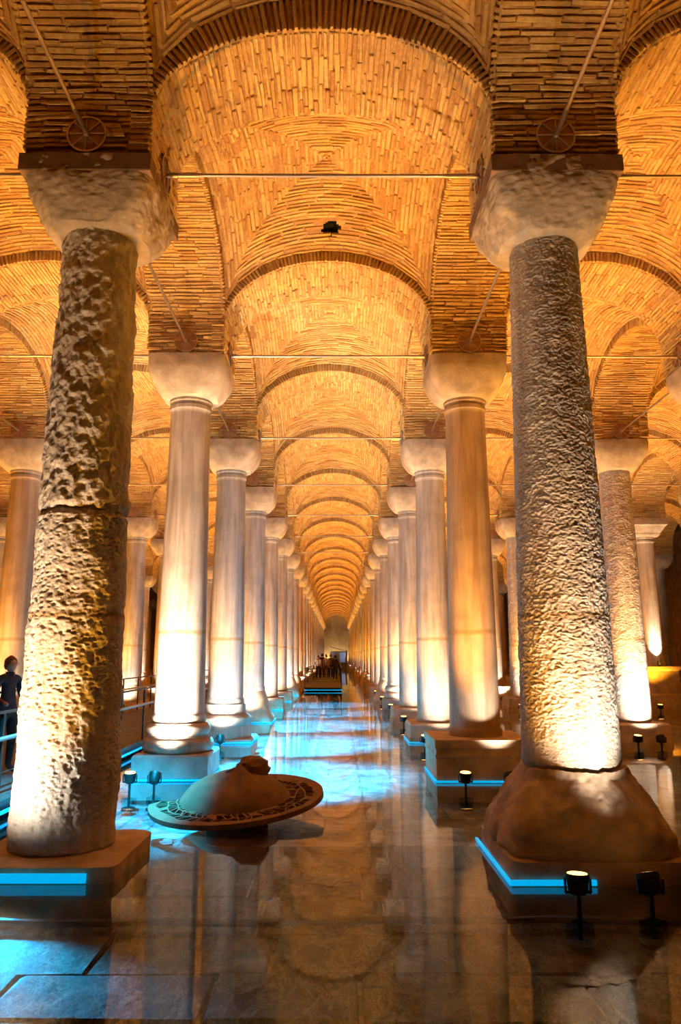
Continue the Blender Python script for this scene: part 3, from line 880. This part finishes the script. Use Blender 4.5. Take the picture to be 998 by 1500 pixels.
# ---------------------------------------------------------------- walkways with railings and blue edge light
def walkway(x0, x1, y0, y1, label, rails, led_side, posts_step=1.6, end_rail=False):
    t = empty('walkway', (0, 0, 0)); tag(t, label, 'walkway')
    mb = MB(); y = y0
    while y < y1 - 0.01:
        d = min(0.6, y1-y); mb.box(((x0+x1)/2, y+d/2, 0.175), (x1-x0, d-0.012, 0.05)); y += d
    obj('deck', mb, 'deck', t)
    obj('beam', MB().box(((x0+x1)/2, (y0+y1)/2, 0.10), (x1-x0-0.1, y1-y0-0.1, 0.10)), 'black', t)
    for x in rails:
        y = y0 + 0.1
        while y < y1:
            obj('post', MB().box((x, y, 0.68), (0.03, 0.05, 0.98)), 'rail_black', t); y += posts_step
        obj('top_rail', MB().box((x, (y0+y1)/2, 1.17), (0.04, y1-y0, 0.03)), 'rail_black', t)
        obj('handrail', MB().tube((x+0.03, y0, 0.88), (x+0.03, y1, 0.88), 0.025, 10), 'rail_grey', t)
        obj('cable', MB().tube((x, y0, 0.5), (x, y1, 0.5), 0.006, 6), 'rail_black', t)
    if end_rail:
        for z, s in ((1.17, 0.035), (0.88, 0.03), (0.5, 0.02)): obj('end_rail', MB().box(((x0+x1)/2, y0+0.05, z), (x1-x0, s, s)), 'rail_black', t)
    for s in led_side:
        x = x1+0.015 if s == 'r' else x0-0.015
        if s in 'lr': obj('led_strip', MB().box((x, (y0+y1)/2, 0.075), (0.02, y1-y0, 0.035)), 'led_blue', t)
        else: obj('led_strip', MB().box(((x0+x1)/2, y0-0.015, 0.075), (x1-x0, 0.02, 0.035)), 'led_blue', t)
    return t
walkway(-5.9, -3.62, 4.0, 48.0, 'dark walkway with black railing in the left aisle', (-3.66, -5.86), 'r')
walkway(-1.57, 0.42, 40.0, 112.0, 'dark walkway carrying the distant visitors down the central aisle', (-1.53, 0.38), 'f', 3.0, True)
walkway(12.6, 14.6, 20.0, 40.0, 'walkway with railing behind the columns at far right', (12.64, 14.56), '', 1.6)

def blue_lamp(loc, aim, w, label, ang, cat, name):
    t = empty(name, loc); tag(t, label, cat, 'blue lamps')
    q = (Vector(aim)-Vector(loc)).to_track_quat('Z', 'Y').to_euler()
    obj('bracket', MB().box((0, -0.06, 0), (0.03, 0.14, 0.03)), 'black', t)
    obj('housing', MB().lathe([(0.0, -0.06), (0.04, -0.06), (0.045, 0.03), (0.04, 0.04), (0.0, 0.04)], 16).mesh('housing', True), 'black', t, (0,0,0), q)
    d = spot_data('blue_flood', w, BLUE_C, ang, 0.7, 0.05)
    o = bpy.data.objects.new('blue_light', d); COL.objects.link(o); o.parent = t
    dv = (Vector(aim)-Vector(loc)).normalized(); o.location = dv*0.07; o.rotation_euler = (-dv).to_track_quat('Z', 'Y').to_euler()
# added downlights, hidden behind the left-hand columns, wash the water blue
for n, ax, ay, w, ang in ((1, -2.9, 2.5, 16000, 42), (2, -1.25, 1.6, 38000, 56), (3, -1.1, 1.9, 38000, 52), (4, -0.9, 2.1, 30000, 50), (5, -0.8, 2.2, 17000, 50), (6, -0.8, 2.2, 17000, 50)):
    blue_lamp((LINES[-1]+0.05, ROW(n)+0.47, 4.9), (ax, ROW(n)+ay, -0.26), w, 'added blue lamp hidden on the back of the %s left column of the aisle' % ORD[n], ang, 'added_downlight', 'added_downlight')
blue_lamp((-2.70, 6.44, 0.14), (-2.25, 5.5, -0.26), 1000, 'small blue lamp on the plinth front of the nearest left column', 84, 'lamp', 'plinth_lamp')

# ---------------------------------------------------------------- cable across the floor
mb = MB(); pts = [Vector((x, 6.22 + 0.03*math.sin(x*1.3) + 0.02*math.sin(x*4.1), -0.19)) for x in [(-3.4 + 0.2*i) for i in range(34)]]
for a_, b_ in zip(pts, pts[1:]): mb.tube(a_, b_, 0.028, 8)
tag(obj('cable', mb, 'black'), 'black cable lying under water in front of the two nearest columns', 'cable')

# ---------------------------------------------------------------- the hat-like bronze sculpture
def sculpture():
    t = empty('sculpture', (-1.02, 9.35, 0.06)); tag(t, 'brown hat-shaped sculpture with a pierced lace brim lying on the water', 'sculpture')
    t.rotation_euler = (R(6.0), R(-1.5), 0)
    rnd = random.Random(12)
    # brim: polar grid, each cell opened as a hole, torn away at the back left
    bm = bmesh.new(); NR, NS = 5, 60; rad = [0.50 + (1.02-0.50)*i/NR for i in range(NR+1)]; V = []
    for i, r in enumerate(rad):
        row = []
        for j in range(NS):
            a = 2*PI*(j + (0.5 if i % 2 else 0))/NS + (rnd.uniform(-.035, .035) if 0 < i < NR else 0)
            rr = r + (rnd.uniform(-.028, .028) if 0 < i < NR else 0)
            row.append(bm.verts.new((rr*math.cos(a), rr*math.sin(a)*0.98, 0.085 + 0.04*((r-0.5)/0.5)**2*math.cos(a) )))
        V.append(row)
    holes = []
    for i in range(NR):
        for j in range(NS):
            k = (j+1) % NS
            am = math.degrees(2*PI*(j+0.5)/NS)
            if 146 < am < 178: continue          # the torn gap
            if 126 < am <= 146 and i > 2: continue
            f = bm.faces.new((V[i][j], V[i][k], V[i+1][k], V[i+1][j]))
            if 0 < i < NR-1 or (i == 0 and rnd.random() < 0.5): holes.append(f)
    bm.normal_update()
    res = []
    for f in holes:
        r_ = bmesh.ops.inset_individual(bm, faces=[f], thickness=rnd.uniform(0.007, 0.017), depth=0)
        if rnd.random() < 0.92: res.append(f)
    bmesh.ops.delete(bm, geom=res, context='FACES')
    bmesh.ops.remove_doubles(bm, verts=bm.verts, dist=0.0005)
    me = bpy.data.meshes.new('brim'); bm.to_mesh(me); bm.free()
    br = obj('brim', me, 'bronze', t); md = br.modifiers.new('thickness', 'SOLIDIFY'); md.thickness = 0.055; md.offset = 0
    # crown: a lumpy dome with a ridge and a hollow
    mb = MB(); K, S = 34, 96; rs = []
    for i in range(K+1):
        q = i/K; ring = []
        for j in range(S):
            a = 2*PI*j/S; r = 0.65*(1-q)
            x, y = r*math.cos(a)*1.02 - 0.02, r*math.sin(a)
            rr = r/0.65
            z = 0.07 + 0.33*(1-rr**2.3)**0.75
            # ridge that runs down towards the viewer, and a hollow to its left
            z += 0.05*math.exp(-((x-0.10+0.25*(y+0.2))/0.07)**2)*max(0, 1-rr)*2*(0.5 if y > 0 else 1)
            z -= 0.06*math.exp(-((x+0.02)/0.13)**2 - ((y+0.30)/0.18)**2)
            z += 0.012*noise.fractal(Vector((x*4, y*4, 1)), 0.8, 2, 3)
            ring.append((x, y, z))
        rs.append(ring)
    mb.rings(rs, False, False); obj('crown', mb.mesh('crown', True), 'bronze', t)
    # boulder-like knob behind the top, and the dark slit beside it
    mb = MB(); rs = []
    for i in range(15):
        ph = PI*i/14; ring = []
        for j in range(28):
            a = 2*PI*j/28; p = Vector((math.sin(ph)*math.cos(a), math.sin(ph)*math.sin(a), math.cos(ph)))
            p *= 1 + 0.22*noise.fractal(p*1.6 + Vector((5, 0, 0)), 0.9, 2, 3)
            ring.append((p.x*0.20 + 0.17, p.y*0.17 + 0.16, p.z*0.15 + 0.385))
        rs.append(ring)
    mb.rings(rs); obj('knob', mb.mesh('knob', True), 'bronze', t)
    mb = MB(); rs = []
    for i in range(9):
        s = i/8; w = 0.045*math.sin(PI*min(1, max(0.02, s)))+0.006
        cx, cy, cz = -0.22 + 0.27*s, -0.02 + 0.08*s, 0.345 + 0.075*s
        rs.append([(cx, cy + w*math.cos(2*PI*j/10), cz + w*0.8*math.sin(2*PI*j/10)) for j in range(10)])
    mb.rings(rs); obj('slit', mb.mesh('slit', True), 'bronze_dark', t)
    # the foot it stands on
    obj('stand', MB().lathe([(0.36, Z_FLOOR-0.12), (0.36, 0.02), (0.30, 0.10)], 24), 'bronze_dark', t)
sculpture()

# ---------------------------------------------------------------- far end: booth with a sloping roof
t = empty('booth', (0.62, Y_END-2.3, 0)); obj_booth = t; tag(t, 'low grey booth with a sloping roof before the end wall', 'booth')
obj('body', MB().box((-0.25, 0, 1.3), (2.7, 2.0, 2.6)), 'booth', t)
mb = MB(); mb.add([(-1.7,-1.1,3.2),(1.2,-1.1,2.5),(1.2,1.1,2.5),(-1.7,1.1,3.2),(-1.7,-1.1,3.35),(1.2,-1.1,2.65),(1.2,1.1,2.65),(-1.7,1.1,3.35)], [(3,2,1,0),(4,5,6,7),(0,1,5,4),(1,2,6,5),(2,3,7,6),(3,0,4,7)])
obj('roof', mb, 'pedestal_grey', t)
obj('lit_panel', MB().box((0.35, -1.02, 1.6), (0.9, 0.04, 1.5)), 'screen_blue', t)

# ---------------------------------------------------------------- people
def person(name, loc, rz, label, height=1.7, top='jacket', low='trousers', hair='hair', arms='down', group=None, detail=False):
    s = height/1.7
    j = {}
    pts = []; edges = []; rad = []
    def add(p, r, prev=None):
        pts.append(Vector(p)*s); rad.append(r*s)
        if prev is not None: edges.append((prev, len(pts)-1))
        return len(pts)-1
    pel = add((0, 0, 0.93), 0.135); be = add((0, -0.005, 1.08), 0.120, pel); ch = add((0, 0.0, 1.26), 0.135, be); up = add((0, 0.01, 1.38), 0.105, ch)
    nk = add((0, 0.005, 1.455), 0.052, up)
    for sg in (-1, 1):
        hp = add((sg*0.095, 0, 0.86), 0.10, pel); kn = add((sg*0.10, -0.015, 0.48), 0.066, hp); an = add((sg*0.10, 0.02, 0.10), 0.045, kn)
        add((sg*0.115, -0.13, 0.045), 0.036, an)
        sh = add((sg*0.165, 0.01, 1.37), 0.062, up)
        if arms == 'rail':
            el = add((sg*0.235, 0.02, 1.12), 0.046, sh); wr = add((sg*0.21, -0.20, 1.02), 0.034, el); add((sg*0.19, -0.27, 1.0), 0.030, wr)
        elif arms == 'camera' :
            el = add((sg*0.22, -0.10, 1.16), 0.046, sh); wr = add((sg*0.08, -0.28, 1.36), 0.034, el); add((sg*0.05, -0.32, 1.42), 0.032, wr)
        else:
            el = add((sg*0.225, 0.03, 1.10), 0.046, sh); wr = add((sg*0.235, -0.03, 0.85), 0.034, el); add((sg*0.23, -0.05, 0.76), 0.030, wr)
    me = bpy.data.meshes.new('body'); me.from_pydata([tuple(p) for p in pts], edges, [])
    o = bpy.data.objects.new(name, me); COL.objects.link(o)
    sk = o.modifiers.new('skin', 'SKIN'); sk.use_smooth_shade = True
    for i, sv in enumerate(me.skin_vertices[0].data):
        sv.radius = (rad[i], rad[i]*(0.72 if i in (pel, be, ch, up) else 1.0)); sv.use_root = (i == 0)
    o.modifiers.new('sub', 'SUBSURF').levels = 2; o.modifiers['sub'].render_levels = 2
    bpy.context.view_layer.update()
    dg = bpy.context.evaluated_depsgraph_get()
    me2 = bpy.data.meshes.new_from_object(o.evaluated_get(dg)); o.modifiers.clear(); o.data = me2
    me2.materials.clear()
    for k in (top, low, 'skin', 'black'): me2.materials.append(M[k])
    for p in me2.polygons:
        c = p.center/s; p.use_smooth = True
        if c.z < 0.07: p.material_index = 3
        elif c.z < 0.90 and abs(c.x) < 0.205: p.material_index = 1
        elif c.z > 1.435: p.material_index = 2
        elif (arms == 'down' and abs(c.x) > 0.2 and c.z < 0.84) or (arms == 'rail' and c.y < -0.215) or (arms == 'camera' and c.y < -0.29): p.material_index = 2
        else: p.material_index = 0
    o.location = loc; o.rotation_euler = (0, 0, rz); tag(o, label, 'person', group)
    # head with nose, chin, eyes and ears, facing local -Y
    mb = MB(); rs = []; K, S = 22, 28
    for i in range(K+1):
        ph = PI*i/K; ring = []
        for q in range(S):
            a = 2*PI*q/S; p = Vector((math.sin(ph)*math.cos(a)*0.074, math.sin(ph)*math.sin(a)*0.095, math.cos(ph)*0.118))
            if p.y < 0:
                low_ = max(0, -p.z/0.118)
                p.x *= 1 - 0.22*low_; p.y *= 1 - 0.06*low_
                p.y -= 0.024*math.exp(-(p.x/0.014)**2 - ((p.z+0.012)/0.024)**2)      # nose
                p.y += 0.010*math.exp(-((abs(p.x)-0.030)/0.014)**2 - ((p.z-0.012)/0.014)**2)   # eye sockets
                p.y -= 0.006*math.exp(-(p.x/0.024)**2 - ((p.z+0.055)/0.010)**2)      # lips
                p.y -= 0.010*math.exp(-(p.x/0.022)**2 - ((p.z+0.098)/0.018)**2)      # chin
            else:
                p.y *= 1.02; 
                if p.z < -0.04: p.y *= 0.72
            ring.append(p*s + Vector((0, -0.012*s, 1.575*s)))
        rs.append(ring)
    mb.rings(rs, False, False); obj('head', mb.mesh('head', True), 'skin', o)
    # hair cap
    mb = MB(); rs = []
    for i in range(15):
        ph = PI*0.70*i/14; ring = []
        for q in range(28):
            a = 2*PI*q/28; front = max(0, -math.sin(a))
            pp = min(ph, PI*(0.70 - 0.40*front))
            p = Vector((math.sin(pp)*math.cos(a)*0.086, math.sin(pp)*math.sin(a)*0.106 + 0.010, math.cos(pp)*0.130 + 0.004))
            p *= 1 + 0.08*noise.fractal(p*22, 0.8, 2, 3)
            ring.append(p*s + Vector((0, -0.012*s, 1.575*s)))
        rs.append(ring)
    mb.rings(rs, False, True); obj('hair', mb.mesh('hair', True), hair, o)
    if detail:
        mb = MB()
        for sg in (-1, 1):
            cx = sg*0.033
            for q in range(14):
                a0, a1 = 2*PI*q/14, 2*PI*(q+1)/14
                mb.tube((cx+0.025*math.cos(a0), -0.108, 1.587+0.020*math.sin(a0)), (cx+0.025*math.cos(a1), -0.108, 1.587+0.020*math.sin(a1)), 0.003, 6)
            mb.tube((sg*0.058, -0.106, 1.592), (sg*0.078, 0.0, 1.592), 0.003, 6)
        mb.tube((-0.009, -0.108, 1.59), (0.009, -0.108, 1.59), 0.003, 6)
        g = obj('glasses', mb, 'black', o); g.scale = (s, s, s)
        for sg in (-1, 1):
            mb = MB(); mb.lathe([(0.0, -0.008), (0.018, -0.006), (0.022, 0.0), (0.015, 0.008), (0.0, 0.010)], 12)
            e = obj('ear', mb.mesh('ear', True), 'skin', o, (sg*0.075*s, 0.005*s, 1.575*s), (0, PI/2*sg, 0), (1.5, 1.0, 1))
        mb = MB(); mb.lathe([(0.072, 1.40), (0.066, 1.46), (0.060, 1.47), (0.058, 1.40)], 20, cap0=False, cap1=False)
        cl = obj('collar', mb.mesh('collar', True), top, o); cl.scale = (s, s, s)
    return o
person('person', (-4.48, 10.9, 0.2), R(60), 'person with short reddish hair, glasses and dark jacket on the left walkway', 1.60, 'jacket', 'trousers', 'hair', 'rail', detail=True)
PP = [(-1.22, 55.6, 1.66, 'cloth_tan', 'trousers', 'down', 170, 'person in a light tan top in the distant group'),
      (-0.98, 57.5, 1.80, 'cloth_dark', 'cloth_dark', 'camera', 200, 'tall person in black with raised arms in the distant group'),
      (-0.66, 56.5, 1.72, 'cloth_tan', 'cloth_brown', 'down', 160, 'person in a brownish top at the middle of the distant group'),
      (-0.34, 57.2, 1.75, 'cloth_brown', 'trousers', 'down', 190, 'person in a dark brown top in the distant group'),
      (0.0, 53.0, 1.66, 'cloth_dark', 'trousers', 'down', 185, 'person in black, right of the distant group'),
      (0.02, 55.8, 1.70, 'cloth_dark', 'trousers', 'down', 150, 'person in black at the right end of the distant group')]
for x, y, h, tp, lw, ar, a, lb in PP:
    person('person', (x, y, 0.2), R(a), lb, h, tp, lw, 'hair' if tp != 'cloth_dark' else 'cloth_dark', ar, 'distant visitors')
